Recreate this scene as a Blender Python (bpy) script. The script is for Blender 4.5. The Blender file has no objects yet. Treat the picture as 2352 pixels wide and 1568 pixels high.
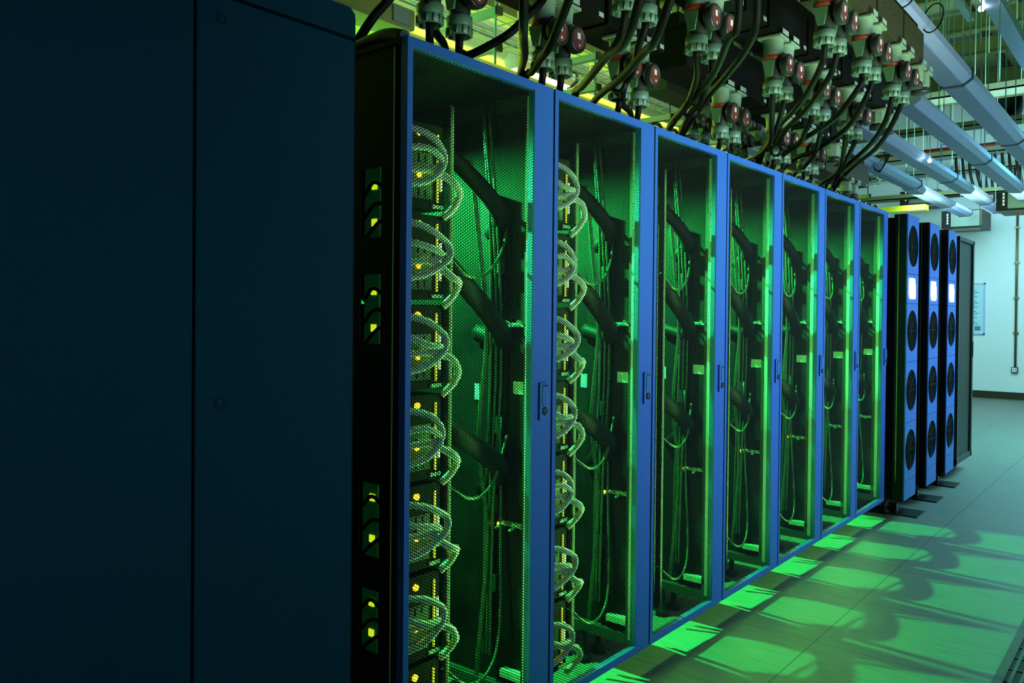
import bpy, bmesh, math, random
from mathutils import Vector, Matrix
random.seed(7)
S = bpy.context.scene
C = S.collection
PI = math.pi

# ------------------------------------------------------------------ materials
def lin(c):
    return tuple((v / 12.92 if v <= 0.04045 else ((v + 0.055) / 1.055) ** 2.4) for v in (x / 255.0 for x in c))

def mat(name, rgb, rough=0.5, metal=0.0, noise=0.0, nscale=40.0, bump=0.0, emit=None, estr=0.0, spec=0.5):
    m = bpy.data.materials.new(name); m.use_nodes = True
    nt = m.node_tree; b = nt.nodes['Principled BSDF']
    col = lin(rgb) + (1,)
    b.inputs['Base Color'].default_value = col
    b.inputs['Roughness'].default_value = rough
    b.inputs['Metallic'].default_value = metal
    b.inputs['Specular IOR Level'].default_value = spec
    if noise or bump:
        tc = nt.nodes.new('ShaderNodeTexCoord')
        n = nt.nodes.new('ShaderNodeTexNoise'); n.inputs['Scale'].default_value = nscale
        n.inputs['Detail'].default_value = 3
        nt.links.new(tc.outputs['Object'], n.inputs['Vector'])
        if noise:
            r = nt.nodes.new('ShaderNodeMapRange')
            r.inputs['To Min'].default_value = 1 - noise; r.inputs['To Max'].default_value = 1 + noise
            nt.links.new(n.outputs['Fac'], r.inputs['Value'])
            v = nt.nodes.new('ShaderNodeVectorMath'); v.operation = 'SCALE'
            v.inputs[0].default_value = col[:3]
            nt.links.new(r.outputs['Result'], v.inputs['Scale'])
            nt.links.new(v.outputs['Vector'], b.inputs['Base Color'])
        if bump:
            bp = nt.nodes.new('ShaderNodeBump'); bp.inputs['Strength'].default_value = bump
            bp.inputs['Distance'].default_value = 0.002
            nt.links.new(n.outputs['Fac'], bp.inputs['Height'])
            nt.links.new(bp.outputs['Normal'], b.inputs['Normal'])
    if emit:
        b.inputs['Emission Color'].default_value = lin(emit) + (1,)
        b.inputs['Emission Strength'].default_value = estr
    return m

M = {}
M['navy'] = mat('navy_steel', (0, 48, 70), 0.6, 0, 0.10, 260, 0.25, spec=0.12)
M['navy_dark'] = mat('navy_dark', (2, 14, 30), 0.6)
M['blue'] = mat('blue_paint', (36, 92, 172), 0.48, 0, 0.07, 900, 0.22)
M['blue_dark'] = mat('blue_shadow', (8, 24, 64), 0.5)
M['black'] = mat('black_steel', (14, 15, 11), 0.6, 0, 0.15, 120, 0.1, spec=0.2)
M['black_soft'] = mat('black_rubber', (11, 12, 10), 0.42, 0, 0.15, 60)
M['mesh'] = mat('perforated_steel', (6, 9, 7), 0.6, spec=0.15)
M['frame'] = mat('rack_frame', (46, 52, 46), 0.5, 0, 0.08, 80)
M['panel'] = mat('side_panel', (23, 28, 23), 0.7, 0, 1.6, 5.5, spec=0.06)  # mottling painted in for the patchy green light inside the racks
M['post'] = mat('pale_post', (200, 205, 196), 0.5)
M['pale'] = mat('pale_plastic', (170, 190, 172), 0.4)
M['white'] = mat('white_label', (225, 230, 225), 0.5)
M['led'] = mat('amber_light', (255, 210, 40), 0.4, emit=(255, 205, 20), estr=14)
M['ledbar'] = mat('yellow_bar', (255, 220, 60), 0.4, emit=(190, 220, 30), estr=1.1)
M['whitebar'] = mat('white_bar', (230, 255, 220), 0.4, emit=(190, 255, 190), estr=0.9)
M['board'] = mat('board_painted_glow', (30, 110, 70), 0.4, 0, 0.5, 120, emit=(10, 90, 40), estr=0.10)  # faint emission stands in for green light falling on the boards
M['module'] = mat('module_case', (14, 20, 15), 0.6, spec=0.08)
M['modface'] = mat('module_face', (8, 12, 9), 0.6, 0, 0.3, 200, spec=0.05)
M['patch'] = mat('patch_cable', (220, 250, 215), 0.28)
M['fibre'] = mat('fibre_cable', (40, 74, 44), 0.35)
M['cable'] = mat('black_cable', (15, 15, 12), 0.55, 0, 0.1, 40, spec=0.10)
M['sock'] = mat('grey_green_plastic', (132, 158, 128), 0.42, 0, 0.06, 60)
M['plug'] = mat('dark_plug', (44, 50, 42), 0.4, 0, 0.12, 80)
M['ring'] = mat('locking_ring', (92, 122, 100), 0.4, 0, 0.12, 90)
M['latch'] = mat('latch', (96, 136, 100), 0.42)
M['red'] = mat('red_collar', (150, 44, 22), 0.45)
M['lidface'] = mat('lid_face', (118, 58, 50), 0.4, 0, 0.1, 60)
M['lidrim'] = mat('lid_rim', (40, 44, 40), 0.4)
M['copper'] = mat('copper', (180, 90, 40), 0.3, 1)
M['box'] = mat('box_housing', (52, 48, 24), 0.55, 0, 0.12, 40)
M['box_dark'] = mat('box_dark', (8, 8, 6), 0.6, spec=0.15)
M['lum'] = mat('luminaire_body', (172, 180, 224), 0.38, 0, 0.05, 12)
M['lum_diff'] = mat('luminaire_diffuser', (140, 148, 190), 0.5, 0, 0.04, 10)
M['lum_joint'] = mat('luminaire_joint', (18, 34, 62), 0.4)
M['louvre'] = mat('louvre', (34, 46, 70), 0.3, 0.6)
M['tube'] = mat('lit_tube', (255, 255, 240), 0.4, emit=(255, 255, 225), estr=9)
M['rod'] = mat('zinc_rod', (110, 150, 152), 0.35, 0.3)
M['strut'] = mat('zinc_strut', (150, 175, 155), 0.35, 0.3, 0.1, 40)
M['tag'] = mat('tag_plastic', (150, 168, 150), 0.5)
M['tray'] = mat('tray', (110, 120, 108), 0.45, 0.2, 0.1, 20)
M['yellow'] = mat('yellow_raceway', (205, 200, 30), 0.4, 0, 0.06, 12)
M['clear'] = mat('cream_cover', (190, 190, 110), 0.25)
M['beam'] = mat('green_beam', (78, 86, 40), 0.6, 0, 0.12, 8)
M['purlin'] = mat('dark_purlin', (16, 17, 8), 0.6)
M['ceil'] = mat('ceiling_sheet', (120, 134, 100), 0.7, 0, 0.10, 3)
M['wall'] = mat('painted_wall', (214, 226, 228), 0.7, 0, 0.03, 2.0)
M['wall_side'] = mat('side_wall', (170, 180, 150), 0.7, 0, 0.05, 1.5)
M['skirt'] = mat('skirting', (34, 36, 20), 0.5)
M['pipe'] = mat('conduit', (120, 110, 80), 0.35, 0.6)
M['outlet'] = mat('outlet_box', (70, 70, 60), 0.4)
M['silver'] = mat('silver_cover', (96, 112, 100), 0.35, 0.3)
M['display'] = mat('display_glow', (255, 255, 255), 0.3, emit=(255, 255, 255), estr=9)
M['grille'] = mat('fan_grille', (24, 26, 20), 0.5)
M['redpipe'] = mat('red_pipe', (150, 46, 20), 0.45)
M['lensglow'] = mat('spot_glow', (255, 255, 255), 0.3, emit=(225, 255, 255), estr=40)
M['notice'] = mat('notice_sheet', (176, 214, 226), 0.5)
M['ink'] = mat('notice_ink', (70, 120, 140), 0.6)
M['plate'] = mat('floor_plate', (9, 10, 9), 0.4)

# floor: 600 mm vinyl tiles with fine streaks
def floor_mat():
    m = bpy.data.materials.new('vinyl_tiles'); m.use_nodes = True
    nt = m.node_tree; L = nt.links.new; N = nt.nodes.new
    b = nt.nodes['Principled BSDF']
    tc = N('ShaderNodeTexCoord'); sep = N('ShaderNodeSeparateXYZ'); L(tc.outputs['Object'], sep.inputs[0])
    def edge(out, off, w):
        a = N('ShaderNodeMath'); a.operation = 'SUBTRACT'; a.inputs[1].default_value = off; L(out, a.inputs[0])
        d = N('ShaderNodeMath'); d.operation = 'DIVIDE'; d.inputs[1].default_value = 0.6; L(a.outputs[0], d.inputs[0])
        f = N('ShaderNodeMath'); f.operation = 'ROUND'; L(d.outputs[0], f.inputs[0])
        s = N('ShaderNodeMath'); s.operation = 'SUBTRACT'; L(d.outputs[0], s.inputs[0]); L(f.outputs[0], s.inputs[1])
        ab = N('ShaderNodeMath'); ab.operation = 'ABSOLUTE'; L(s.outputs[0], ab.inputs[0])
        g = N('ShaderNodeMath'); g.operation = 'LESS_THAN'; g.inputs[1].default_value = w / 0.6; L(ab.outputs[0], g.inputs[0])
        return g.outputs[0]
    ex = edge(sep.outputs['X'], 0.336, 0.0022); ey = edge(sep.outputs['Y'], 3.242, 0.0016)
    mx = N('ShaderNodeMath'); mx.operation = 'MAXIMUM'; L(ex, mx.inputs[0]); L(ey, mx.inputs[1])
    mp = N('ShaderNodeMapping'); mp.inputs['Scale'].default_value = (6, 55, 1); L(tc.outputs['Object'], mp.inputs['Vector'])
    n = N('ShaderNodeTexNoise'); n.inputs['Scale'].default_value = 1.0; n.inputs['Detail'].default_value = 5
    L(mp.outputs[0], n.inputs['Vector'])
    cr = N('ShaderNodeValToRGB'); L(n.outputs['Fac'], cr.inputs['Fac'])
    cr.color_ramp.elements[0].position = 0.3; cr.color_ramp.elements[0].color = lin((92, 93, 82)) + (1,)
    cr.color_ramp.elements[1].position = 0.7; cr.color_ramp.elements[1].color = lin((110, 111, 102)) + (1,)
    mix = N('ShaderNodeMixRGB'); L(mx.outputs[0], mix.inputs['Fac']); L(cr.outputs['Color'], mix.inputs['Color1'])
    mix.inputs['Color2'].default_value = lin((24, 26, 20)) + (1,)
    L(mix.outputs['Color'], b.inputs['Base Color'])
    b.inputs['Roughness'].default_value = 0.5
    bp = N('ShaderNodeBump'); bp.inputs['Strength'].default_value = 0.05; bp.inputs['Distance'].default_value = 0.002
    L(n.outputs['Fac'], bp.inputs['Height']); L(bp.outputs['Normal'], b.inputs['Normal'])
    return m
M['floor'] = floor_mat()

# ------------------------------------------------------------------ mesh building
class MB:
    def __init__(s):
        s.v = []; s.f = []; s.sm = []
    def add(s, vs, fs, smooth=False):
        o = len(s.v); s.v += [tuple(v) for v in vs]
        for f in fs:
            s.f.append(tuple(i + o for i in f)); s.sm.append(smooth)
        return s
    def box(s, x0, x1, y0, y1, z0, z1):
        v = [(x, y, z) for z in (z0, z1) for y in (y0, y1) for x in (x0, x1)]
        return s.add(v, [(0, 2, 3, 1), (4, 5, 7, 6), (0, 1, 5, 4), (2, 6, 7, 3), (0, 4, 6, 2), (1, 3, 7, 5)])
    def ring(s, c, axis, r0, r1, t0, t1, n=24):
        """flat washer / disc: inner r0, outer r1, between t0 and t1 along axis"""
        prof = [(r0, t0), (r1, t0), (r1, t1), (r0, t1), (r0, t0)]
        return s.lathe(c, axis, prof, n, False)
    def lathe(s, c, axis, prof, n=24, smooth=True):
        c = Vector(c); vs = []; fs = []
        ax = {'x': 0, 'y': 1, 'z': 2}[axis]; a, b = [(1, 2), (2, 0), (0, 1)][ax]
        for (r, t) in prof:
            for k in range(n):
                p = [0, 0, 0]; p[ax] = t; p[a] = r * math.cos(2 * PI * k / n); p[b] = r * math.sin(2 * PI * k / n)
                vs.append(c + Vector(p))
        for i in range(len(prof) - 1):
            for k in range(n):
                k2 = (k + 1) % n
                fs.append((i * n + k, i * n + k2, (i + 1) * n + k2, (i + 1) * n + k))
        return s.add(vs, fs, smooth)
    def cyl(s, p0, p1, r, n=12, r1=None):
        return s.tube([p0, p1], r, n, r1=r1, spline=False)
    def tube(s, pts, r, n=8, steps=6, r1=None, spline=True):
        P = [Vector(p) for p in pts]
        if spline and len(P) > 2:
            Q = [P[0] * 2 - P[1]] + P + [P[-1] * 2 - P[-2]]; out = []
            for i in range(1, len(Q) - 2):
                for k in range(steps):
                    t = k / steps
                    a, b, c, d = Q[i - 1], Q[i], Q[i + 1], Q[i + 2]
                    out.append(0.5 * ((2 * b) + (c - a) * t + (2 * a - 5 * b + 4 * c - d) * t * t + (3 * b - a - 3 * c + d) * t ** 3))
            out.append(P[-1]); P = out
        vs = []; fs = []; up = None
        for i, q in enumerate(P):
            d = (P[min(i + 1, len(P) - 1)] - P[max(i - 1, 0)]).normalized()
            if up is None:
                up = Vector((0, 0, 1)) if abs(d.z) < 0.9 else Vector((1, 0, 0))
            u = (up - d * up.dot(d)).normalized(); w = d.cross(u); up = u
            rr = r if r1 is None else r + (r1 - r) * i / (len(P) - 1)
            for k in range(n):
                an = 2 * PI * k / n
                vs.append(q + u * math.cos(an) * rr + w * math.sin(an) * rr)
        for i in range(len(P) - 1):
            for k in range(n):
                k2 = (k + 1) % n
                fs.append((i * n + k, i * n + k2, (i + 1) * n + k2, (i + 1) * n + k))
        s.add(vs, fs, True)
        o = len(s.v) - len(vs); m = len(P) - 1
        s.f.append(tuple(o + k for k in range(n))[::-1]); s.sm.append(False)
        s.f.append(tuple(o + m * n + k for k in range(n))); s.sm.append(False)
        return s
    def prism(s, poly, axis, t0, t1):
        """poly: 2D outline in the two other axes, extruded along axis"""
        ax = {'x': 0, 'y': 1, 'z': 2}[axis]; a, b = [(1, 2), (0, 2), (0, 1)][ax]
        vs = []
        for t in (t0, t1):
            for (p, q) in poly:
                w = [0, 0, 0]; w[ax] = t; w[a] = p; w[b] = q; vs.append(w)
        n = len(poly)
        fs = [tuple(range(n)), tuple(range(2 * n - 1, n - 1, -1))]
        fs += [(i, i + n, (i + 1) % n + n, (i + 1) % n) for i in range(n)]
        return s.add(vs, fs)
    def build(s, name, m, parent=None, origin=None, bevel=0.0):
        me = bpy.data.meshes.new(name)
        o0 = Vector(origin) if origin is not None else Vector((0, 0, 0))
        me.from_pydata([tuple(Vector(v) - o0) for v in s.v], [], s.f)
        me.polygons.foreach_set('use_smooth', s.sm)
        bm = bmesh.new(); bm.from_mesh(me); bmesh.ops.recalc_face_normals(bm, faces=bm.faces)
        bm.to_mesh(me); bm.free(); me.update()
        me.materials.append(M[m] if isinstance(m, str) else m)
        ob = bpy.data.objects.new(name, me); C.objects.link(ob)
        if parent is not None: ob.parent = parent
        else: ob.location = o0
        if bevel:
            bv = ob.modifiers.new('edge', 'BEVEL'); bv.width = bevel; bv.segments = 2; bv.limit_method = 'ANGLE'
        return ob

def tag(o, label=None, cat=None, group=None, kind=None):
    if label: o['label'] = label
    if cat: o['category'] = cat
    if group: o['group'] = group
    if kind: o['kind'] = kind
    return o

def thing(name, label, cat, loc=(0, 0, 0), group=None):
    o = bpy.data.objects.new(name, None); o.empty_display_size = 0.05; C.objects.link(o); o.location = loc
    return tag(o, label, cat, group)

def copy_tree(o, parent=None):
    c = o.copy(); C.objects.link(c); c.parent = parent
    for ch in list(o.children): copy_tree(ch, c)
    return c

ORD = ['first', 'second', 'third', 'fourth', 'fifth', 'sixth', 'seventh', 'eighth', 'ninth', 'tenth', 'eleventh', 'twelfth']

def single(mb, name, m, label, cat, origin, group=None, bevel=0.0):
    return tag(mb.build(name, m, None, origin, bevel), label, cat, group)

# ------------------------------------------------------------------ camera
cd = bpy.data.cameras.new('camera'); cam = bpy.data.objects.new('camera', cd); C.objects.link(cam)
fw = Vector((-0.65068483, 0.75926317, -0.01134419)); rt = Vector((0.75921508, 0.65077782, 0.00898249)); up = Vector((-0.01420262, 0.00276791, 0.99989531))
mw = Matrix((rt, up, -fw)).transposed().to_4x4(); mw.translation = Vector((1.38817708, 0, 1.26047755))
cam.matrix_world = mw
cd.sensor_width = 36; cd.lens = 1873.6036 * 36 / 2352
cd.shift_x = 75.146 / 2352; cd.shift_y = -44.13 / 2352
cd.clip_start = 0.05; cd.clip_end = 60
S.camera = cam

# ------------------------------------------------------------------ setting
WY = 14.93; CZ = 4.99
def struct(mb, name, m, origin=(0, 0, 0)):
    return tag(mb.build(name, m, None, origin), kind='structure')
struct(MB().box(-4.6, 3.6, -1.5, WY, -0.05, 0.0), 'floor', 'floor')
struct(MB().box(-4.6, 3.6, WY, WY + 0.15, 0.0, CZ), 'wall_back', 'wall')
struct(MB().box(-4.75, -4.6, -1.5, WY, 0.0, CZ), 'wall_left', 'wall_side')
struct(MB().box(3.6, 3.75, -1.5, WY, 0.0, CZ), 'wall_right', 'wall_side')
struct(MB().box(-4.6, 3.6, -1.5, WY, CZ, CZ + 0.1), 'ceiling', 'ceil')
struct(MB().box(-4.6, 3.6, WY - 0.02, WY, 0.0, 0.11), 'baseboard_back', 'skirt')
for k, y in enumerate([4.6, 6.4, 8.2, 10.0, 11.3, 12.4, 14.1]):
    mb = MB()
    z = CZ
    mb.box(-4.6, 3.6, y - 0.05, y + 0.05, z - 0.30, z - 0.28).box(-4.6, 3.6, y - 0.01, y + 0.01, z - 0.28, z - 0.1).box(-4.6, 3.6, y - 0.05, y + 0.05, z - 0.1, z - 0.08)
    tag(mb.build('ceiling_beam', 'beam'), kind='structure')
for k in range(15):
    x = -4.2 + k * 0.52
    tag(MB().box(x - 0.03, x + 0.03, 0.0, WY, CZ - 0.08, CZ).build('ceiling_purlin', 'purlin'), kind='structure')

# ------------------------------------------------------------------ dark cabinet next to the camera
def cabinet():
    t = thing('steel_cabinet', 'tall plain dark navy steel cabinet standing before the mesh-door rack row', 'cabinet', (0, 0.6, 0))
    o = (0, 0.6, 0); y1 = 1.19; top = 1.928
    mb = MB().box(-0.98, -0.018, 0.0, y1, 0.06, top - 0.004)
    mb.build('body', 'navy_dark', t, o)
    MB().box(-0.9, -0.06, 0.03, y1 - 0.03, 0.0, 0.06).build('plinth', 'black', t, o)
    for a, b, ly in ((0.003, 0.803, 0.05), (0.8085, y1, 0.86)):
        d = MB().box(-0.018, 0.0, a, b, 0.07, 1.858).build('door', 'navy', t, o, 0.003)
        for z in (1.815, 1.085, 0.36):
            MB().lathe((0, ly, z), 'x', [(0.0125, -0.002), (0.0125, 0.002), (0.0105, 0.0035), (0.0085, 0.002), (0.0075, -0.001)], 20).build('lock_collar', 'navy', d, o)
            lk = MB().lathe((0, ly, z), 'x', [(0.0075, -0.002), (0.0075, 0.001), (0.0, 0.001)], 3, False).build('lock', 'navy_dark', d, o)
        MB().prism([(a, 1.864), (b, 1.864), (b, top - 0.012), (b - 0.014, top), (a, top)], 'x', -0.018, 0.0).build('top_panel', 'navy', t, o)
    MB().box(-0.3, -0.001, y1, y1 + 0.002, 0.07, top - 0.02).build('edge_trim', 'black', t, o)
cabinet()

# ------------------------------------------------------------------ server racks
Y0 = 1.348; W = 0.6; TOP = 1.915; BOT = 0.104; NR = 7
def honeycomb(y0, y1, z0, z1, x, p=0.0078, hole=0.69):
    """one perforated sheet: six little quads around every hexagonal hole"""
    R = p / math.sqrt(3); s = 1.5 * R
    vs = []; fs = []
    nc = int((y1 - y0) / s) + 1; nr = int((z1 - z0) / p) + 1
    cs = [(math.cos(PI / 3 * k), math.sin(PI / 3 * k)) for k in range(6)]
    for i in range(nc):
        cy = y0 + i * s
        for j in range(nr):
            cz = z0 + j * p + (p / 2 if i % 2 else 0); o = len(vs)
            for (c, q) in cs: vs.append((x, cy + R * c, cz + R * q))
            for (c, q) in cs: vs.append((x, cy + R * hole * c, cz + R * hole * q))
            for k in range(6):
                k2 = (k + 1) % 6
                fs.append((o + k, o + k2, o + 6 + k2, o + 6 + k))
    me = bpy.data.meshes.new('mesh_panel'); me.from_pydata(vs, [], fs); me.materials.append(M['mesh'])
    return me

def make_rack():
    t = thing('server_rack', '', 'server rack', (0, Y0, 0))
    # frame: posts and rings
    mb = MB()
    for y in (0.012, 0.555):
        mb.box(-0.07, -0.03, y, y + 0.033, BOT, TOP - 0.015).box(-0.98, -0.94, y, y + 0.033, BOT, TOP - 0.015)
        mb.box(-0.94, -0.07, y, y + 0.033, BOT, BOT + 0.035).box(-0.94, -0.07, y, y + 0.033, TOP - 0.05, TOP - 0.015)
    mb.box(-0.98, -0.94, 0.045, 0.555, BOT, BOT + 0.035)
    mb.build('frame', 'frame', t)
    MB().box(-0.045, -0.024, 0.528, 0.532, BOT + 0.03, TOP - 0.03).build('front_post', 'post', t)
    MB().box(-0.99, -0.024, 0.0, 0.6, TOP - 0.015, TOP - 0.002).build('roof', 'black', t)
    MB().box(-0.985, -0.98, 0.01, 0.59, BOT, TOP - 0.015).build('back_panel', 'panel', t)
    # side panels: camera-facing one with four cable cut-outs
    cuts = [(0.42, 0.576), (0.656, 0.839), (1.182, 1.353), (1.444, 1.615)]
    mb = MB().box(-0.985, -0.165, 0.004, 0.010, BOT, TOP - 0.015).box(-0.088, -0.044, 0.004, 0.010, BOT, TOP - 0.015)
    z = BOT
    for a, b in cuts + [(TOP - 0.015, None)]:
        mb.box(-0.165, -0.088, 0.004, 0.010, z, a); z = b
    mb.build('side_panel', 'black', t)
    MB().box(-0.0465, -0.0435, 0.0025, 0.004, BOT, TOP - 0.02).build('edge_trim', 'clear', t)
    MB().box(-0.94, -0.03, 0.585, 0.590, BOT + 0.02, TOP - 0.02).build('side_panel', 'panel', t)
    # door
    d = MB()
    d.box(-0.022, 0.0, 0.004, 0.022, BOT, TOP).box(-0.022, 0.0, 0.505, 0.5945, BOT, TOP)
    d.box(-0.022, 0.0, 0.022, 0.505, BOT, BOT + 0.024).box(-0.022, 0.0, 0.022, 0.505, TOP - 0.024, TOP)
    door = d.build('door', 'blue', t)
    me = honeycomb(0.020, 0.507, BOT + 0.022, TOP - 0.022, -0.010)
    o = bpy.data.objects.new('mesh_panel', me); C.objects.link(o); o.parent = door
    hp = MB().prism([(0.534, 0.955), (0.572, 0.955), (0.572, 1.063), (0.534, 1.063)], 'x', 0.0, 0.009).build('handle', 'blue', door, None, 0.003)
    MB().box(0.009, 0.013, 0.541, 0.565, 0.998, 1.056).build('grip', 'blue', hp, None, 0.0015)
    MB().box(0.0092, 0.0135, 0.542, 0.564, 1.0515, 1.056).build('slot', 'blue_dark', hp)
    MB().lathe((0, 0.554, 0.981), 'x', [(0.012, 0.009), (0.012, 0.013), (0.008, 0.015), (0.0, 0.015)], 18).build('lock', 'blue_dark', hp)
    MB().box(-0.024, -0.002, 0.5955, 0.5995, BOT + 0.004, TOP - 0.004).build('seal_strip', 'blue_dark', t)
    for x in (-0.24, -0.92):
        for y in (0.05, 0.55):
            MB().lathe((x, y, 0), 'z', [(0.0, 0.0), (0.028, 0.0), (0.028, 0.02), (0.012, 0.03), (0.012, BOT)], 14).build('foot', 'black', t)
    # equipment rail, stickers, cable guides seen through the mesh
    r = MB().box(-0.125, -0.10, 0.262, 0.268, BOT + 0.04, TOP - 0.1).box(-0.102, -0.10, 0.262, 0.278, BOT + 0.04, TOP - 0.1)
    r.build('mounting_rail', 'frame', t)
    st = MB().box(-0.285, -0.252, 0.5835, 0.585, 0.99, 1.04).build('sticker', 'white', t)
    sy = MB().box(-0.130, -0.060, 0.5835, 0.585, 1.018, 1.056).build('sticker', 'ledbar' if False else 'white', t)
    MB().box(-0.15, -0.05, 0.555, 0.585, 0.168, 0.19).build('cable_guide', 'pale', t)
    ps = MB().box(-0.235, -0.19, 0.548, 0.585, 0.3, 1.62).build('power_strip', 'black', t)
    for z in (0.42, 0.66, 0.9, 1.14, 1.38): MB().box(-0.188, -0.165, 0.552, 0.58, z, z + 0.05).build('outlet', 'frame', ps)
    MB().lathe((-0.165, 0.56, 0.625), 'x', [(0.006, 0), (0.006, 0.004), (0, 0.005)], 8).build('status_light', 'led', ps)
    for z in (0.62, 1.22):
        g = MB().box(-0.16, -0.06, 0.57, 0.585, z, z + 0.012)
        for k in range(4): g.cyl((-0.15 + k * 0.025, 0.57, z + 0.006), (-0.15 + k * 0.025, 0.53, z + 0.018 * (k % 2)), 0.004, 6)
        g.build('cable_guide', 'pale', t)
    # boards behind the cut-outs
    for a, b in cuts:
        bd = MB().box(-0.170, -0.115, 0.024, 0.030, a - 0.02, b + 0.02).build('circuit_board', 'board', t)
        for q in ((a + 0.03), (b - 0.05)):
            MB().box(-0.142, -0.124, 0.021, 0.024, q, q + 0.018).build('indicator', 'ledbar', bd)
        for k in range(3):
            zz = a + (b - a) * (k + 0.4) / 3
            MB().tube([(-0.165, 0.018, zz - 0.03), (-0.13, 0.016, zz), (-0.10, 0.02, zz - 0.015 * (k - 1)), (-0.09, 0.03, zz - 0.05)], 0.005, 6).build('wire', 'cable', bd)
    return t

racks = []
proto = make_rack()
for i in range(NR):
    r = proto if i == 0 else copy_tree(proto)
    r.location = (0, Y0 + i * W, 0)
    r['label'] = 'blue-framed rack with green-lit perforated door, %s of seven from the navy cabinet' % ORD[i]
    r['group'] = 'blue-framed server racks in a row'
    racks.append(r)

# network modules and their looped patch cables (front column of the racks)
def make_module():
    t = thing('network_module', '', 'network module', (0, 0, 0))
    h = 0.222
    MB().box(-0.5, -0.118, 0.036, 0.25, 0.0, h).build('case', 'module', t)
    MB().box(-0.118, -0.112, 0.036, 0.25, 0.0, h).build('faceplate', 'modface', t)
    pm = MB()
    for k in range(6):
        for q in range(2):
            if k == 0 and q == 0: pm.box(-0.112, -0.1105, 0.045, 0.205, 0.025, 0.145)
            pm.box(-0.112, -0.108, 0.05 + k * 0.026, 0.069 + k * 0.026, 0.03 + q * 0.09, 0.05 + q * 0.09)
    pm.build('port_row', 'frame', t)
    MB().lathe((-0.108, 0.155, 0.085), 'x', [(0.0065, -0.004), (0.0065, 0.002), (0.0, 0.006)], 10).build('status_light', 'led', t)
    MB().lathe((-0.108, 0.155, 0.195), 'x', [(0.0085, -0.004), (0.0085, 0.002), (0.0, 0.006)], 10).build('status_light', 'led', t)
    MB().box(-0.112, -0.108, 0.222, 0.227, 0.02, 0.2).build('indicator_bar', 'ledbar', t)
    MB().box(-0.112, -0.108, 0.235, 0.241, 0.05, 0.15).build('indicator_bar', 'whitebar', t)
    MB().box(-0.112, -0.108, 0.205, 0.245, 0.003, 0.013).build('latch', 'pale', t)
    return t

def make_loop(kind, s):
    mb = MB()
    if kind == 0:   # broad D-shaped loop
        mb.tube([(-0.112, 0.05, 0.185), (-0.075, 0.09, 0.19), (-0.06, 0.15, 0.175), (-0.06, 0.205 + s, 0.14), (-0.06, 0.20 + s, 0.10), (-0.07, 0.15, 0.065), (-0.085, 0.09, 0.052), (-0.112, 0.04, 0.05)], 0.0095, 8, 6)
    elif kind == 1:  # short sloping hook
        mb.tube([(-0.112, 0.16, 0.10), (-0.08, 0.18, 0.095), (-0.06, 0.23, 0.07 + s), (-0.065, 0.262, 0.045), (-0.09, 0.268, 0.01), (-0.112, 0.25, -0.02)], 0.0105, 8, 6)
    else:            # flat upper loop
        mb.tube([(-0.112, 0.04, 0.135), (-0.07, 0.08, 0.14), (-0.055, 0.14, 0.13 + s), (-0.06, 0.19, 0.115), (-0.08, 0.17, 0.1), (-0.112, 0.12, 0.095)], 0.009, 8, 6)
    return mb

mod = make_module()
loops = [[make_loop(k, s).build('patch_cable', 'patch') for s in (-0.012, 0.0, 0.012)] for k in range(3)]
WORD = ['broad', 'hooked', 'flat']
firstmod = True; used = set()
nmod = 7
for i in range(2):
    for j in range(nmod):
        z = 1.532 - j * 0.2365
        m = mod if firstmod else copy_tree(mod); firstmod = False
        m.location = (0, Y0 + i * W, z)
        m['label'] = 'dark network module with amber light, %s from the top in the %s blue-framed rack' % (ORD[j], ORD[i])
        m['group'] = 'network modules behind the perforated doors'
        for k in range(3):
            v = (j * 2 + k + i) % 3
            src = loops[k][v]
            o = src if (k, v) not in used else src.copy()
            if (k, v) in used: C.objects.link(o)
            used.add((k, v))
            o.location = (0, Y0 + i * W, z)
            tag(o, '%s green-lit patch cable loop at the %s module from the top, %s rack' % (WORD[k], ORD[j], ORD[i]), 'cable', 'patch cables looped at the modules')
for k in range(3):
    for v in range(3):
        if (k, v) not in used: bpy.data.objects.remove(loops[k][v])

for i in range(2, NR):
    y = Y0 + i * W; o = (-0.3, y + 0.14, 0.13)
    t = thing('equipment_stack', 'tall dark equipment stack inside the %s blue-framed rack' % ORD[i], 'equipment stack', o, 'equipment stacks in the farther racks')
    MB().box(-0.5, -0.118, y + 0.036, y + 0.25, 0.138, 1.75).build('case', 'module', t, o)
    mb = MB()
    for k in range(20): mb.box(-0.118, -0.113, y + 0.04, y + 0.246, 0.15 + k * 0.08, 0.222 + k * 0.08)
    mb.build('faceplate', 'modface', t, o)
    MB().box(-0.113, -0.111, y + 0.235, y + 0.241, 0.2, 1.6).build('edge_strip', 'frame', t, o)

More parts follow.
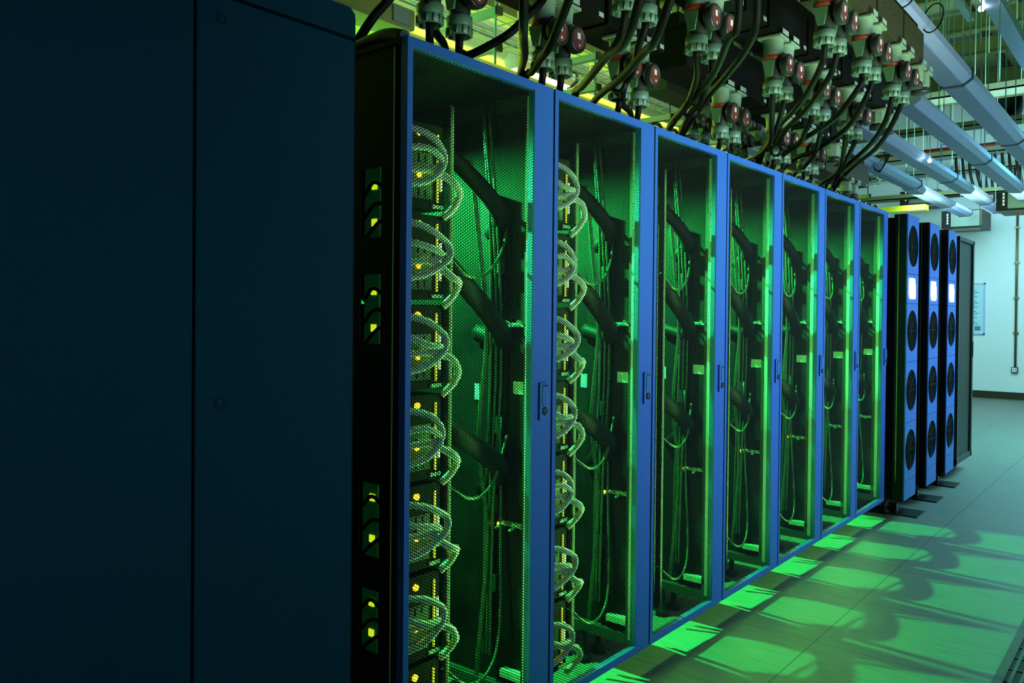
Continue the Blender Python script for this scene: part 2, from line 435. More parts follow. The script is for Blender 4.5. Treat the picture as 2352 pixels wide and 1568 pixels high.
# cables hanging inside every rack
def in_rack():
    L = []  # thick black ones widened to stand in for soft cable shadows
    L.append(('upper thick black cable sagging', 'power_cable', 'cable', 0.026, [(-0.5, 0.3, 1.88), (-0.30, 0.30, 1.80), (-0.16, 0.40, 1.66), (-0.12, 0.50, 1.55), (-0.2, 0.56, 1.5)]))
    L.append(('middle thick black cable looping', 'power_cable', 'cable', 0.028, [(-0.2, 0.28, 1.45), (-0.13, 0.33, 1.36), (-0.10, 0.44, 1.25), (-0.13, 0.53, 1.18), (-0.25, 0.56, 1.2)]))
    L.append(('lower thick black cable looping', 'power_cable', 'cable', 0.030, [(-0.25, 0.28, 0.98), (-0.14, 0.32, 0.93), (-0.10, 0.42, 0.86), (-0.12, 0.51, 0.80), (-0.22, 0.56, 0.72)]))
    L.append(('thin pale cable arcing high', 'fibre_cable', 'fibre', 0.0045, [(-0.11, 0.26, 1.42), (-0.09, 0.33, 1.36), (-0.09, 0.42, 1.38), (-0.12, 0.52, 1.46), (-0.15, 0.57, 1.56)]))
    L.append(('thin pale cable arcing low', 'fibre_cable', 'fibre', 0.0045, [(-0.11, 0.26, 0.30), (-0.08, 0.33, 0.24), (-0.08, 0.42, 0.25), (-0.10, 0.49, 0.34), (-0.13, 0.53, 0.6), (-0.15, 0.55, 0.95)]))
    L.append(('thin pale cable arcing midway', 'fibre_cable', 'fibre', 0.0045, [(-0.11, 0.26, 0.80), (-0.08, 0.34, 0.75), (-0.08, 0.43, 0.78), (-0.11, 0.53, 0.90)]))
    L.append(('thick pale cable draped', 'fibre_cable', 'fibre', 0.007, [(-0.15, 0.40, 1.70), (-0.145, 0.44, 1.45), (-0.14, 0.47, 1.2), (-0.15, 0.45, 0.9), (-0.14, 0.48, 0.6), (-0.16, 0.46, 0.2)]))
    return L
for txt, nm, mt, rad, pts in in_rack():
    src = MB().tube(pts, rad, 8, 7).build(nm, mt)
    for i in range(NR):
        o = src if i == 0 else src.copy()
        if i: C.objects.link(o)
        o.location = (0, Y0 + i * W, 0)
        tag(o, '%s inside the %s blue-framed rack' % (txt, ORD[i]), 'cable', 'cables hanging inside the racks')
bund = thing('cable_bundle', '', 'cable bundle')
for k in range(3):
    MB().tube([(-0.18 + k * 0.012, 0.49 - 0.012 * (k % 2), 1.85), (-0.16 + k * 0.014, 0.505, 1.5), (-0.15 + k * 0.012, 0.50 + 0.01 * (k % 3), 1.1), (-0.16 + k * 0.015, 0.495, 0.7), (-0.17 + k * 0.013, 0.50, 0.25)], 0.0045, 7, 6).build('strand', 'fibre', bund)
for i in range(NR):
    o = bund if i == 0 else copy_tree(bund)
    o.location = (0, Y0 + i * W, 0)
    tag(o, 'upright bundle of thin cables inside the %s blue-framed rack' % ORD[i], 'cable bundle', 'cable bundles inside the racks')

# ------------------------------------------------------------------ in-row coolers
def make_cooler():
    t = thing('fan_cooler', '', 'cooler', (0, 0, 0))
    b0, b1 = 0.105, 1.905
    MB().box(-0.98, 0.02, 0.0, 0.585, b0, b1 - 0.02).build('body', 'black', t)
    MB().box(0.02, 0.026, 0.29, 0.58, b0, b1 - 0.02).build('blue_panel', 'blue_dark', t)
    MB().box(0.02, 0.092, 0.002, 0.287, b0, b1).build('fan_housing', 'black', t, None, 0.002)
    MB().box(0.046, 0.050, -0.001, 0.002, b0 + 0.12, b1).build('edge_trim', 'pipe', t)
    seams = [b0, 0.23, 0.593, 0.975, 1.345, 1.53, b1]
    fans = {1: 0.412, 2: 0.793, 3: 1.171, 5: 1.71}
    n = 32; yc = 0.1445; R = 0.131
    for k in range(6):
        za, zb = seams[k] + 0.0015, seams[k + 1] - 0.0015
        ya, yb = 0.0015, 0.2875
        if k in fans:
            # panel with a round opening
            zc = fans[k]; mb = MB(); vs = []; fs = []
            def sq(a):
                c, s_ = math.cos(a), math.sin(a)
                tt = min(((yb - yc) if c > 0 else (yc - ya)) / max(abs(c), 1e-6), ((zb - zc) if s_ > 0 else (zc - za)) / max(abs(s_), 1e-6))
                return yc + c * tt, zc + s_ * tt
            corner = [math.atan2(zb - zc, yb - yc), math.atan2(zb - zc, ya - yc), math.atan2(za - zc, ya - yc), math.atan2(za - zc, yb - yc)]
            an = sorted([2 * PI * q / n - PI for q in range(n)] + corner)
            m_ = len(an)
            for a in an:
                y, z = sq(a); ci = (yc + R * math.cos(a), zc + R * math.sin(a))
                vs += [(0.1, y, z), (0.1, ci[0], ci[1]), (0.088, ci[0], ci[1]), (0.092, y, z)]
            for q in range(m_):
                a, b = q * 4, ((q + 1) % m_) * 4
                fs += [(a, b, b + 1, a + 1), (a + 1, b + 1, b + 2, a + 2), (a + 3, b + 3, b, a)]
            mb.add(vs, fs); mb.build('front_panel', 'blue', t)
            f = MB().ring((0.0905, yc, zc), 'x', 0.0, R + 0.002, 0.0, 0.0015, 36).build('fan', 'grille', t)
            g = MB()
            for q in range(1, 9): g.ring((0.0935, yc, zc), 'x', R * q / 9 - 0.0014, R * q / 9 + 0.0014, -0.001, 0.001, 32)
            for q in range(4):
                a = PI / 4 * q; c, s_ = math.cos(a) * R, math.sin(a) * R
                g.cyl((0.0935, yc - c, zc - s_), (0.0935, yc + c, zc + s_), 0.0015, 5)
            g.build('grille', 'black', f)
        else:
            MB().box(0.092, 0.1, ya, yb, za, zb).build('front_panel', 'blue', t)
    MB().prism([(0.075, 1.375), (0.195, 1.375), (0.205, 1.385), (0.205, 1.47), (0.19, 1.475), (0.19, 1.495), (0.18, 1.505), (0.062, 1.505), (0.052, 1.495), (0.052, 1.405), (0.065, 1.398), (0.065, 1.385)], 'x', 0.1, 0.103).build('display', 'display', t)
    for y in (0.06, 0.52):
        for x in (-0.9, -0.03):
            MB().lathe((x, y, 0), 'z', [(0, 0), (0.03, 0), (0.03, 0.02), (0.012, 0.03), (0.012, b0)], 14).build('foot', 'black', t)
    # copper and hose stubs on the roof
    for k in range(3):
        MB().cyl((-0.12 - 0.05 * k, 0.12 + 0.05 * k, b1 - 0.02), (-0.12 - 0.05 * k, 0.12 + 0.05 * k, b1 + 0.05), 0.016, 10).build('hose_stub', 'clear', t)
    return t
ck = make_cooler(); CY = [5.603, 6.198, 6.79]
for i, y in enumerate(CY):
    o = ck if i == 0 else copy_tree(ck)
    o.location = (0, y, 0)
    tag(o, ['blue fan cooler with four round fans, beside the seventh blue-framed rack', 'blue fan cooler with four round fans, the middle one of three', 'blue fan cooler with four round fans, beside the black mesh-door rack'][i], 'cooler', 'fan coolers at the end of the rack row')
plate = None
for i, (x1, y) in enumerate([(0.162, 5.66), (0.160, 6.22), (0.152, 6.85)]):
    mb = MB().box(-0.10, x1, y, y + 0.21, 0.0, 0.008)
    mb.box(-0.03, 0.02, y + 0.10, y + 0.15, 0.008, 0.05)
    single(mb, 'floor_plate', 'plate', ['flat black floor plate under the cooler next to the blue-framed racks', 'flat black floor plate under the middle fan cooler', 'flat black floor plate under the cooler beside the black rack'][i], 'floor plate', (0.03, y + 0.1, 0), 'black floor plates under the coolers')

# black rack with mesh door at the end of the row
def black_rack():
    o = (0.08, 7.28, 0); t = thing('black_rack', 'matt black rack with fine mesh door at the far end of the row', 'server rack', o)
    ya, yb, z0, z1 = 7.385, 7.985, 0.105, 1.895
    ya, yb = 7.28, 7.885
    MB().box(-0.95, 0.035, 7.39, 7.95, z0 + 0.01, z1 - 0.0).build('body', 'black', t, o)
    d = MB().box(0.06, 0.085, ya, ya + 0.02, z0, z1).box(0.06, 0.085, yb - 0.05, yb, z0, z1).box(0.06, 0.085, ya, yb, z0, z0 + 0.04).box(0.06, 0.085, ya, yb, z1 - 0.03, z1)
    dd = d.build('door', 'frame', t, o)
    MB().box(0.066, 0.070, ya + 0.01, yb - 0.01, z0 + 0.01, z1 - 0.01).build('mesh_panel', 'grille', dd, o)
    MB().box(0.0848, 0.0862, ya, ya + 0.006, z0, z1).build('edge_trim', 'rod', dd, o)
    MB().box(0.085, 0.090, yb - 0.035, yb - 0.02, 0.93, 1.06).build('handle', 'black', dd, o)
    for x in (-0.85, -0.05):
        for y in (ya + 0.16, yb - 0.02):
            MB().lathe((x, y, 0), 'z', [(0, 0), (0.03, 0), (0.03, 0.02), (0.012, 0.03), (0.012, 0.12)], 12).build('foot', 'black', t, o)
black_rack()

# ------------------------------------------------------------------ busbar boxes, sockets, plugs, cables
LN = {'A': (0.40, 2.236, 'aisle-side'), 'B': (0.14, 2.142, 'middle'), 'R': (-0.17, 2.040, 'rack-side'), 'F': (-0.95, 2.362, 'rearmost'), 'G': (-0.48, 2.02, 'inner')}
def make_socket():
    """socket hanging from a tap-off box; z = 0 is its mouth, the lid hangs on the aisle side"""
    t = thing('panel_socket', '', 'power socket')
    MB().box(-0.048, 0.048, -0.048, 0.048, 0.078, 0.090).build('flange', 'sock', t, None, 0.003)
    MB().lathe((0, 0, 0), 'z', [(0.040, 0.078), (0.036, 0.030), (0.039, 0.024), (0.039, 0.012)], 20).build('barrel', 'sock', t)
    MB().lathe((0, 0, 0), 'z', [(0.0395, 0.014), (0.0395, -0.004), (0.034, -0.004)], 20).build('red_collar', 'red', t)
    lid = MB().lathe((0.052, 0.0, -0.030), 'x', [(0.0, -0.012), (0.040, -0.012), (0.0435, -0.006), (0.0435, 0.014), (0.041, 0.019), (0.034, 0.019), (0.033, 0.017)], 28).build('lid', 'lidrim', t)
    MB().lathe((0.052, 0.0, -0.030), 'x', [(0.0335, 0.017), (0.0, 0.018)], 28).build('lid_face', 'lidface', lid)
    MB().box(0.0702, 0.0712, -0.009, 0.008, -0.029, -0.010).build('label', 'white', lid)
    MB().lathe((0.0705, 0.003, -0.049), 'x', [(0.005, 0), (0.005, 0.001), (0, 0.001)], 14).build('label', 'white', lid)
    MB().box(0.034, 0.05, -0.012, 0.012, 0.002, 0.020).build('hinge', 'sock', t)
    MB().box(0.0482, 0.0495, -0.030, 0.034, 0.093, 0.112).build('tag_plate', 'tag', t)
    return t
def make_open_socket():
    t = thing('panel_socket', '', 'power socket')
    MB().box(-0.048, 0.048, -0.048, 0.048, 0.078, 0.090).build('flange', 'sock', t, None, 0.003)
    MB().lathe((0, 0, 0), 'z', [(0.040, 0.078), (0.043, 0.06), (0.043, 0.02), (0.036, 0.012)], 8, False).build('barrel', 'sock', t)
    MB().lathe((0, 0, 0), 'z', [(0.036, 0.02), (0.040, 0.0), (0.040, -0.012), (0.0, -0.012)], 20).build('lid', 'plug', t)
    MB().box(0.0482, 0.0495, -0.030, 0.034, 0.093, 0.112).build('tag_plate', 'tag', t)
    return t
def make_plug(t):
    """plug body below the socket mouth; cable leaves at z = -0.14"""
    MB().lathe((0, 0, 0), 'z', [(0.034, -0.002), (0.036, -0.012), (0.031, -0.078), (0.031, -0.092)], 20).build('plug_body', 'plug', t)
    MB().prism([(-0.030, -0.006), (0.022, -0.006), (0.010, -0.070), (-0.014, -0.070)], 'y', -0.0375, -0.031).build('latch', 'latch', t)
    mb = MB().lathe((0, 0, 0), 'z', [(0.031, -0.082), (0.0375, -0.086), (0.0375, -0.110), (0.036, -0.112), (0.0365, -0.115), (0.0365, -0.138), (0.030, -0.140), (0.027, -0.125), (0.012, -0.122)], 22)
    for k in range(12):
        a = 2 * PI * k / 12; c, s_ = math.cos(a), math.sin(a)
        mb.cyl((0.0365 * c, 0.0365 * s_, -0.117), (0.0365 * c, 0.0365 * s_, -0.138), 0.0035, 5)
    mb.build('locking_ring', 'ring', t)

CAB = {}
def cabset(s): CAB.update(s)
cabset({
'A0': [(0.4,3.06,2.24),(0.38,3.1,2.19),(0.29,3.25,2.15),(0.16,3.46,2.13),(-0.04,3.78,2.13),(-0.3,4.26,2.11)],
'A1': [(0.4,3.19,2.24),(0.36,3.24,2.17),(0.19,3.5,2.13),(-0.02,3.82,2.12),(-0.3,4.35,2.1)],
'A2': [(0.4,3.52,2.23),(0.39,3.52,2.19),(0.27,3.61,2.1),(0.06,3.85,2.08),(-0.13,4.11,2.07),(-0.3,4.37,2.06)],
'A3': [(0.4,3.65,2.24),(0.37,3.67,2.17),(0.25,3.84,2.1),(0.03,4.1,2.07),(-0.14,4.3,2.08),(-0.3,4.54,2.06)],
'A4': [(0.4,3.97,2.23),(0.35,4.06,2.15),(0.22,4.3,2.1),(-0.04,4.76,2.08),(-0.3,5.2,2.07)],
'A5': [(0.4,4.12,2.24),(0.31,4.26,2.14),(0.19,4.49,2.11),(-0.03,4.88,2.1),(-0.3,5.46,2.08)],
'B0': [(0.14,2.1,2.13),(0.1,2.13,2.08),(-0.01,2.22,2.06),(-0.2,2.4,2.06),(-0.3,2.5,2.06)],
'B1': [(0.14,2.22,2.14),(0.1,2.25,2.09),(0.03,2.35,2.06),(-0.07,2.46,2.05),(-0.19,2.65,2.04),(-0.3,2.9,2.06)],
'B2': [(0.14,2.57,2.15),(0.09,2.68,2.1),(-0.03,2.87,2.08),(-0.08,2.93,2.07),(-0.3,3.22,2.07)],
'B3': [(0.14,2.69,2.14),(0.12,2.72,2.1),(-0.02,2.93,2.07),(-0.11,3.04,2.07),(-0.3,3.33,2.06)],
'B4': [(0.14,3.25,2.15),(0.05,3.48,2.09),(-0.05,3.73,2.07),(-0.13,3.87,2.06),(-0.3,4.13,2.06)],
'B5': [(0.14,3.37,2.15),(0.04,3.57,2.09),(-0.09,3.83,2.08),(-0.3,4.21,2.09)],
'B6': [(0.14,3.7,2.14),(0.09,3.77,2.09),(0.03,3.88,2.07),(-0.17,4.18,2.08),(-0.3,4.43,2.08)],
'B7': [(0.14,3.85,2.14),(0.07,4.01,2.08),(-0.01,4.2,2.07),(-0.15,4.46,2.06),(-0.3,4.72,2.06)],
'B8': [(0.14,4.19,2.14),(0.07,4.4,2.09),(-0.07,4.79,2.08),(-0.3,5.31,2.09)],
'B9': [(0.14,4.34,2.14),(0.06,4.5,2.09),(-0.06,4.8,2.08),(-0.3,5.42,2.08)],
})
PL = {'A': [3.06, 3.19, 3.52, 3.65, 3.97, 4.12], 'B': [2.10, 2.22, 2.57, 2.69, 3.25, 3.37, 3.70, 3.85, 4.19, 4.34],
      'R': [1.60, 1.72, 2.12, 2.22, 2.59, 2.73, 3.45, 3.58, 4.08, 4.21, 4.52, 4.64], 'F': [4.78, 4.93, 5.42, 5.55]}
OPEN = {'A': [4.36, 4.49], 'B': [4.74, 4.90], 'R': [5.0, 5.15], 'F': [5.80, 5.95, 6.45], 'G': [6.30, 6.46]}
GAPS = {'A': [1.94, 2.36, 2.78, 3.19, 3.615, 4.04, 4.43], 'B': [1.0, 1.6, 2.02, 2.44, 2.9, 3.12, 3.56, 4.02, 4.52, 5.06],
        'R': [1.15, 1.52, 1.98, 2.45, 2.885], 'R2': [3.05, 3.36, 3.92, 4.40, 4.86, 5.3], 'F': [4.37, 4.70, 5.30, 5.72, 6.25, 6.9], 'G': [5.25, 5.75, 6.18, 6.75]}
sockp = make_socket(); opens = make_open_socket(); fs = True; fo = True
plug_src = None
for ln in 'ABRFG':
    x, z, word = LN[ln]; z0 = z + 0.140
    for k, y in enumerate(PL.get(ln, [])):
        s = sockp if fs else copy_tree(sockp); fs = False
        s.location = (x, y, z0)
        tag(s, 'grey-green socket with hanging red-faced lid, %s along the %s box line overhead' % (ORD[k], word), 'power socket', 'overhead power sockets')
        t = thing('power_plug', 'dark plug with knurled ring and black cable, %s along the %s box line' % (ORD[k], word), 'power plug', (x, y, z0), 'overhead power plugs')
        if plug_src is None:
            make_plug(t); plug_src = t; parts = list(t.children)
        else:
            for ch in parts:
                c = ch.copy(); C.objects.link(c); c.parent = t
        key = ln + str(k)
        if key in CAB: pts = CAB[key]
        elif ln == 'F': pts = [(x, y, z), (x + 0.0, y + 0.01, z - 0.06), (x + 0.06, y + 0.05, z - 0.2), (x + 0.1, y + 0.1, z - 0.42)]
        else: pts = [(x, y, z), (x - 0.01, y + 0.01, z - 0.03), (x - 0.05, y + 0.05, z - 0.08), (x - 0.1, y + 0.1, z - 0.115)]
        pts = [(x, y, z + 0.02), (x, y, z - 0.01)] + pts[1:]
        if ln in 'AB':
            e = pts[-1]; pts = pts + [(e[0] - 0.07, e[1] + 0.08, TOP + 0.03), (e[0] - 0.10, e[1] + 0.1, TOP - 0.02)]
        MB().tube([Vector(p) - Vector((x, y, z0)) for p in pts], 0.0118 if ln != 'F' else 0.010, 10, 6).build('cable', 'cable', t)
    for k, y in enumerate(OPEN.get(ln, [])):
        s = opens if fo else copy_tree(opens); fo = False
        s.location = (x, y, z0)
        tag(s, 'pale unused socket with closed dark cap, %s spare on the %s box line' % (ORD[k], word), 'power socket', 'overhead power sockets')
for key in ('A', 'B', 'R', 'R2', 'F', 'G'):
    ln = key[0]; x, z, word = LN[ln]; zb = z + 0.234; h = 0.165
    g = GAPS[key]
    for k in range(len(g) - 1):
        o = (x, g[k], zb)
        t = thing('tap_off_box', 'dark sheet-metal tap-off box, %s along the %s%s line overhead' % (ORD[k], word, ' far' if key == 'R2' else ''), 'tap-off box', o, 'tap-off boxes above the racks')
        mb = MB().box(x - 0.14, x + 0.03, g[k] + 0.012, g[k + 1] - 0.012, zb, zb + h)
        mb.build('housing', 'box' if ln in 'AGF' else 'box_dark', t, o, 0.002)  # unlit lines get a near-black housing, shade put into the colour
        MB().box(x - 0.12, x + 0.015, g[k + 1] - 0.012, g[k + 1] + 0.012, zb + 0.012, zb + h - 0.01).build('joint', 'box_dark', t, o)
        MB().box(x + 0.030, x + 0.0315, g[k + 1] - 0.05, g[k + 1] - 0.02, zb + 0.012, zb + 0.028).build('tag_plate', 'tag', t, o)
        mb = MB()
        for q in range(3): mb.lathe((x + 0.03, g[k] + 0.1 + 0.09 * q, zb + 0.11), 'x', [(0.004, 0), (0.004, 0.001), (0, 0.001)], 8)
        mb.build('rivet', 'box_dark', t, o)
    a, b = g[0], g[-1]
    o = (x, a, zb + h)
    bx0, bx1 = {'F': (-0.14, -0.05), 'G': (-0.14, 0.0)}.get(ln, (-0.11, 0.0))
    bb = MB().box(x + bx0, x + bx1, a, b, zb + h, zb + h + 0.055)
    rx = x + {'F': -0.12, 'G': -0.128}.get(ln, -0.055)
    for q in range(3 if ln != 'A' else 0):
        yy = a + (b - a) * (q + 0.5) / 3
        bb.cyl((rx, yy, zb + h + 0.05), (rx, yy, CZ), 0.006, 6)
    single(bb, 'busbar_trunking', 'box_dark', 'long dark busbar trunking carrying the %s%s tap-off boxes' % (word, ' far' if key == 'R2' else ''), 'busbar', o, 'busbar trunking above the racks')

# loose cables coming down from above the picture
FREE = {
'x1': [(0.42,2.25,2.6),(0.41,2.28,2.35),(0.37,2.37,2.14),(0.31,2.44,2.12),(0.16,2.66,2.09),(-0.07,2.94,2.08),(-0.3,3.22,2.06)],
'x2': [(0.42,2.38,2.6),(0.41,2.40,2.4),(0.38,2.49,2.19),(0.3,2.61,2.14),(0.15,2.78,2.11),(0.0,2.96,2.1),(-0.3,3.35,2.06)],
'x3': [(0.45,1.88,2.5),(0.43,1.90,2.2),(0.31,1.99,2.02),(0.2,2.11,2.02),(0.01,2.31,2.03),(-0.3,2.61,2.05)],
'x4': [(0.45,1.72,2.5),(0.42,1.76,2.2),(0.28,1.89,2.0),(0.09,2.08,2.02),(-0.19,2.38,2.05),(-0.3,2.49,2.06)],
'x5': [(0.16,1.58,2.4),(0.15,1.60,2.2),(0.09,1.68,2.03),(-0.01,1.81,2.03),(-0.13,1.97,2.04),(-0.3,2.17,2.06)],
'x6': [(-0.09,2.08,2.35),(-0.10,2.03,2.23),(-0.12,1.97,2.16),(-0.17,1.93,2.1),(-0.27,1.88,2.05),(-0.3,1.87,2.05)],
'x7': [(0.17,1.80,2.4),(0.16,1.83,2.2),(0.0,1.94,2.06),(-0.13,2.05,2.05),(-0.23,2.14,2.05),(-0.3,2.2,2.06)],
'x8': [(-0.14,1.55,2.25),(-0.15,1.57,2.11),(-0.18,1.61,2.07),(-0.24,1.7,2.06),(-0.3,1.8,2.05)],
'x9': [(-0.18,1.54,2.2),(-0.2,1.49,2.1),(-0.22,1.44,2.03),(-0.26,1.42,1.97),(-0.3,1.41,1.93)],
}
FL = {'x1': 'black power cable sweeping down to the fourth blue-framed rack top, lower of two',
      'x2': 'black power cable sweeping down to the fourth blue-framed rack top, upper of two',
      'x3': 'thick black cable slanting onto the third blue-framed rack top',
      'x4': 'thick black cable slanting onto the seam of the second and third racks',
      'x5': 'black cable hanging steeply onto the end of the first rack top',
      'x6': 'black cable drooping sideways onto the middle of the first rack top',
      'x7': 'black cable slanting past a red-lidded socket onto the first rack top',
      'x8': 'black cable bending onto the near part of the first rack top',
      'x9': 'black cable slanting down beside the navy cabinet top corner'}
for k, pts in FREE.items():
    e = pts[-1]; pts = pts + [(e[0] - 0.07, e[1] + 0.06, TOP + 0.03), (e[0] - 0.1, e[1] + 0.08, TOP - 0.02)]
    single(MB().tube(pts, 0.0125, 10, 7), 'power_cable', 'cable', FL[k], 'cable', e, 'loose power cables above the racks')
for i, c in enumerate([(-0.145, 5.045, 2.1), (-0.12, 3.05, 2.085), (-0.12, 3.98, 2.07), (-0.07, 2.42, 2.045)]):
    mb = MB()
    for q in range(2): mb.ring((c[0], c[1] + 0.01 * q, c[2]), 'y', 0.022, 0.030, -0.006, 0.006, 14)
    mb.cyl((c[0] + 0.02, c[1], c[2] + 0.02), (c[0] + 0.04, c[1], c[2] + 0.05), 0.003, 5)
    single(mb, 'cable_tie', 'black_soft', ['black tie gathering the cable fan above the sixth rack', 'black tie around the cable pair above the third rack', 'black tie around the cables above the fifth rack', 'black tie around crossing cables above the second rack'][i], 'cable tie', c)
# small black cables lying along the rack roofs
for i in range(2, 7):
    y = Y0 + i * W
    mb = MB()
    for q in range(4):
        yy = y + 0.05 + q * 0.13
        mb.tube([(-0.06, yy, TOP), (-0.05, yy + 0.03, TOP + 0.028), (-0.05, yy + 0.07, TOP + 0.034), (-0.06, yy + 0.11, TOP + 0.02), (-0.08, yy + 0.13, TOP)], 0.006, 6, 4)
    single(mb, 'coiled_lead', 'black_soft', 'thin black lead curling along the roof edge of the %s rack' % ORD[i], 'cable', (-0.06, y, TOP), 'thin leads on the rack roofs')
MBX = MB().tube([(-0.36, 1.352, TOP), (-0.26, 1.37, TOP + 0.008), (-0.16, 1.375, TOP + 0.02), (-0.09, 1.372, TOP + 0.022), (-0.03, 1.37, TOP + 0.004)], 0.018, 10, 6)
single(MBX, 'hose', 'black_soft', 'black hose lying across the first rack roof beside the navy cabinet', 'hose', (-0.2, 1.36, TOP))

# ------------------------------------------------------------------ linear luminaires
def luminaire(x, ya, yb, z, label, louvre=False, lit=False, joint=True):
    o = ((x - 0.06), ya, z)
    t = thing('linear_luminaire', label, 'light fixture', o, 'linear luminaires under the ceiling')
    w = 0.118
    prof = [(x - w, z), (x, z), (x + 0.045, z + 0.03), (x + 0.045, z + 0.075), (x - 0.02, z + 0.11), (x - w + 0.02, z + 0.11), (x - w - 0.02, z + 0.06)]
    MB().prism(prof, 'y', ya, yb).build('housing', 'lum', t, o)
    MB().box(x - w + 0.008, x - 0.006, ya + 0.02, yb - 0.02, z - 0.004, z + 0.002).build('diffuser', 'tube' if lit else ('louvre' if louvre else 'lum_diff'), t, o)
    if lit:
        MB().cyl((x - 0.06, ya + 0.03, z - 0.012), (x - 0.06, yb - 0.03, z - 0.012), 0.03, 12).build('tube', 'tube', t, o)
    if louvre:
        mb = MB()
        for q in range(6):
            xx = x - w + 0.016 + q * 0.018
            mb.box(xx, xx + 0.004, ya + 0.02, yb - 0.02, z - 0.012, z - 0.004)
        mb.build('slat', 'lum', t, o)
    mb = MB().box(x - w - 0.004, x + 0.002, yb - 0.03, yb, z - 0.008, z + 0.004)
    mb.prism([(x - 0.002, z - 0.008), (x + 0.05, z + 0.026), (x + 0.05, z + 0.085), (x - 0.0, z + 0.116), (x - 0.01, z + 0.1)], 'y', yb - 0.03, yb)
    mb.build('end_band', 'lum_joint', t, o)
    for yy in (ya + 0.25, yb - 0.25):
        MB().cyl((x - 0.06, yy, z + 0.1), (x - 0.06, yy, CZ), 0.004, 6).build('suspension_rod', 'rod', t, o)
LUM = [
 (0.36, 2.6, 5.80, 'long blue-grey luminaire passing above the aisle-side tap-off boxes', 0, 0),
 (0.36, 5.82, 8.05, 'blue-grey luminaire hung over the aisle, second in its line', 0, 0),
 (0.36, 8.07, 10.9, 'blue-grey luminaire hung over the aisle, third in its line', 0, 0),
 (0.0, 6.14, 8.90, 'blue-grey luminaire starting beyond the aisle-side tap-off boxes', 0, 0),
 (0.0, 8.92, 11.9, 'blue-grey luminaire second in the line next to the aisle line', 0, 0),
 (-0.455, 5.6, 9.87, 'blue-grey luminaire above the blue-framed racks, third line from the aisle', 0, 0),
 (-0.455, 9.89, 13.18, 'blue-grey luminaire ending near the back wall, third line from aisle', 0, 0),
 (-0.86, 3.2, 6.3, 'louvred luminaire glimpsed through the gap between tap-off boxes', 1, 0),
 (-0.86, 6.32, 10.17, 'dark louvred luminaire with a wire coil, over the rack rear', 1, 0),
 (-0.90, 10.19, 13.36, 'pale luminaire ending near the suspended boxes, continuing the louvred one', 0, 0),
 (-1.96, 4.3, 4.92, 'lit white tube luminaire shining just above the first rack', 0, 1),
]
for x, a, b, lab, lv, lt in LUM:
    luminaire(x, a, b, 2.7 if not lt else 2.9, lab, bool(lv), bool(lt))
# tiny bright spots
for i, (x, y, z) in enumerate([(-0.36, 8.35, 2.69), (0.425, 5.92, 3.19)]):
    mb = MB().lathe((x, y, z), 'z', [(0.0, -0.02), (0.013, -0.015), (0.018, 0.0), (0.013, 0.014), (0.0, 0.02)], 14)
    t = thing('spot_lamp', ['small bright spot lamp beside the third luminaire line', 'small bright spot lamp at the wide pale duct overhead'][i], 'spot lamp', (x, y, z))
    mb.build('bulb', 'lensglow', t, (x, y, z))
    MB().cyl((x, y, z + 0.02), (x, y, CZ), 0.003, 5).build('suspension_rod', 'rod', t, (x, y, z))
# wire coils on the luminaires
for i, (x, y, z, r) in enumerate([(-0.80, 8.4, 2.74, 0.10), (0.40, 4.20, 2.78, 0.09), (0.42, 4.65, 2.78, 0.09)]):
    mb = MB()
    for q in range(6 if i == 0 else 1):
        pts = [(x + r * 0.5 * math.cos(a) + 0.008 * q, y + r * 1.1 * math.sin(a) * 0.6 + 0.012 * q, z + r * math.sin(a + 0.2 * q)) for a in [2 * PI * k / 14 for k in range(15)]]
        mb.tube(pts, 0.004, 6, 2)
    single(mb, 'wire_coil', 'black_soft', ['bunched black wire coil hanging on the dark louvred luminaire', 'single black wire loop on the aisle luminaire, nearer the camera', 'single black wire loop on the aisle luminaire, by its joint'][i], 'wire coil', (x, y, z - r))

# pale ceiling duct crossing overhead at the right edge
bb = MB().box(0.435, 0.535, 4.0, 10.5, 3.2, 3.27)
for q in range(4): bb.cyl((0.485, 4.8 + q * 1.8, 3.26), (0.485, 4.8 + q * 1.8, CZ), 0.004, 6)
single(bb, 'ceiling_duct', 'lum', 'flat pale blue batten duct hung higher than the luminaires over the aisle', 'duct', (0.485, 7.2, 3.2))

# ------------------------------------------------------------------ back-wall items
t = thing('wall_conduit', 'thin vertical metal conduit running down the back wall to an outlet', 'conduit', (-0.51, WY - 0.03, 0.49))
o = (-0.51, WY - 0.03, 0.49)
MB().cyl((-0.51, WY - 0.03, 0.50), (-0.51, WY - 0.03, 3.6), 0.017, 10).build('pipe', 'pipe', t, o)
for z in (1.02, 1.56, 2.10, 2.64):
    MB().box(-0.545, -0.475, WY - 0.05, WY, z, z + 0.02).build('clip', 'pipe', t, o)
t = thing('wall_outlet', 'small square power outlet at the foot of the wall conduit', 'outlet', (-0.517, WY - 0.02, 0.42)); o = (-0.517, WY - 0.02, 0.42)
MB().box(-0.56, -0.474, WY - 0.05, WY, 0.42, 0.50).build('back_box', 'outlet', t, o)
MB().box(-0.548, -0.486, WY - 0.056, WY - 0.05, 0.43, 0.49).build('face_plate', 'white', t, o)
mb = MB()
for dx in (-0.53, -0.505): mb.box(dx, dx + 0.008, WY - 0.058, WY - 0.056, 0.45, 0.475)
mb.build('pin_hole', 'black', t, o)
t = thing('framed_notice', 'tall framed notice sheet hanging on the back wall', 'notice', (-1.05, WY - 0.02, 0.99)); o = (-1.05, WY - 0.02, 0.99)
xa, xb, za, zb = -1.30, -0.923, 0.993, 1.805
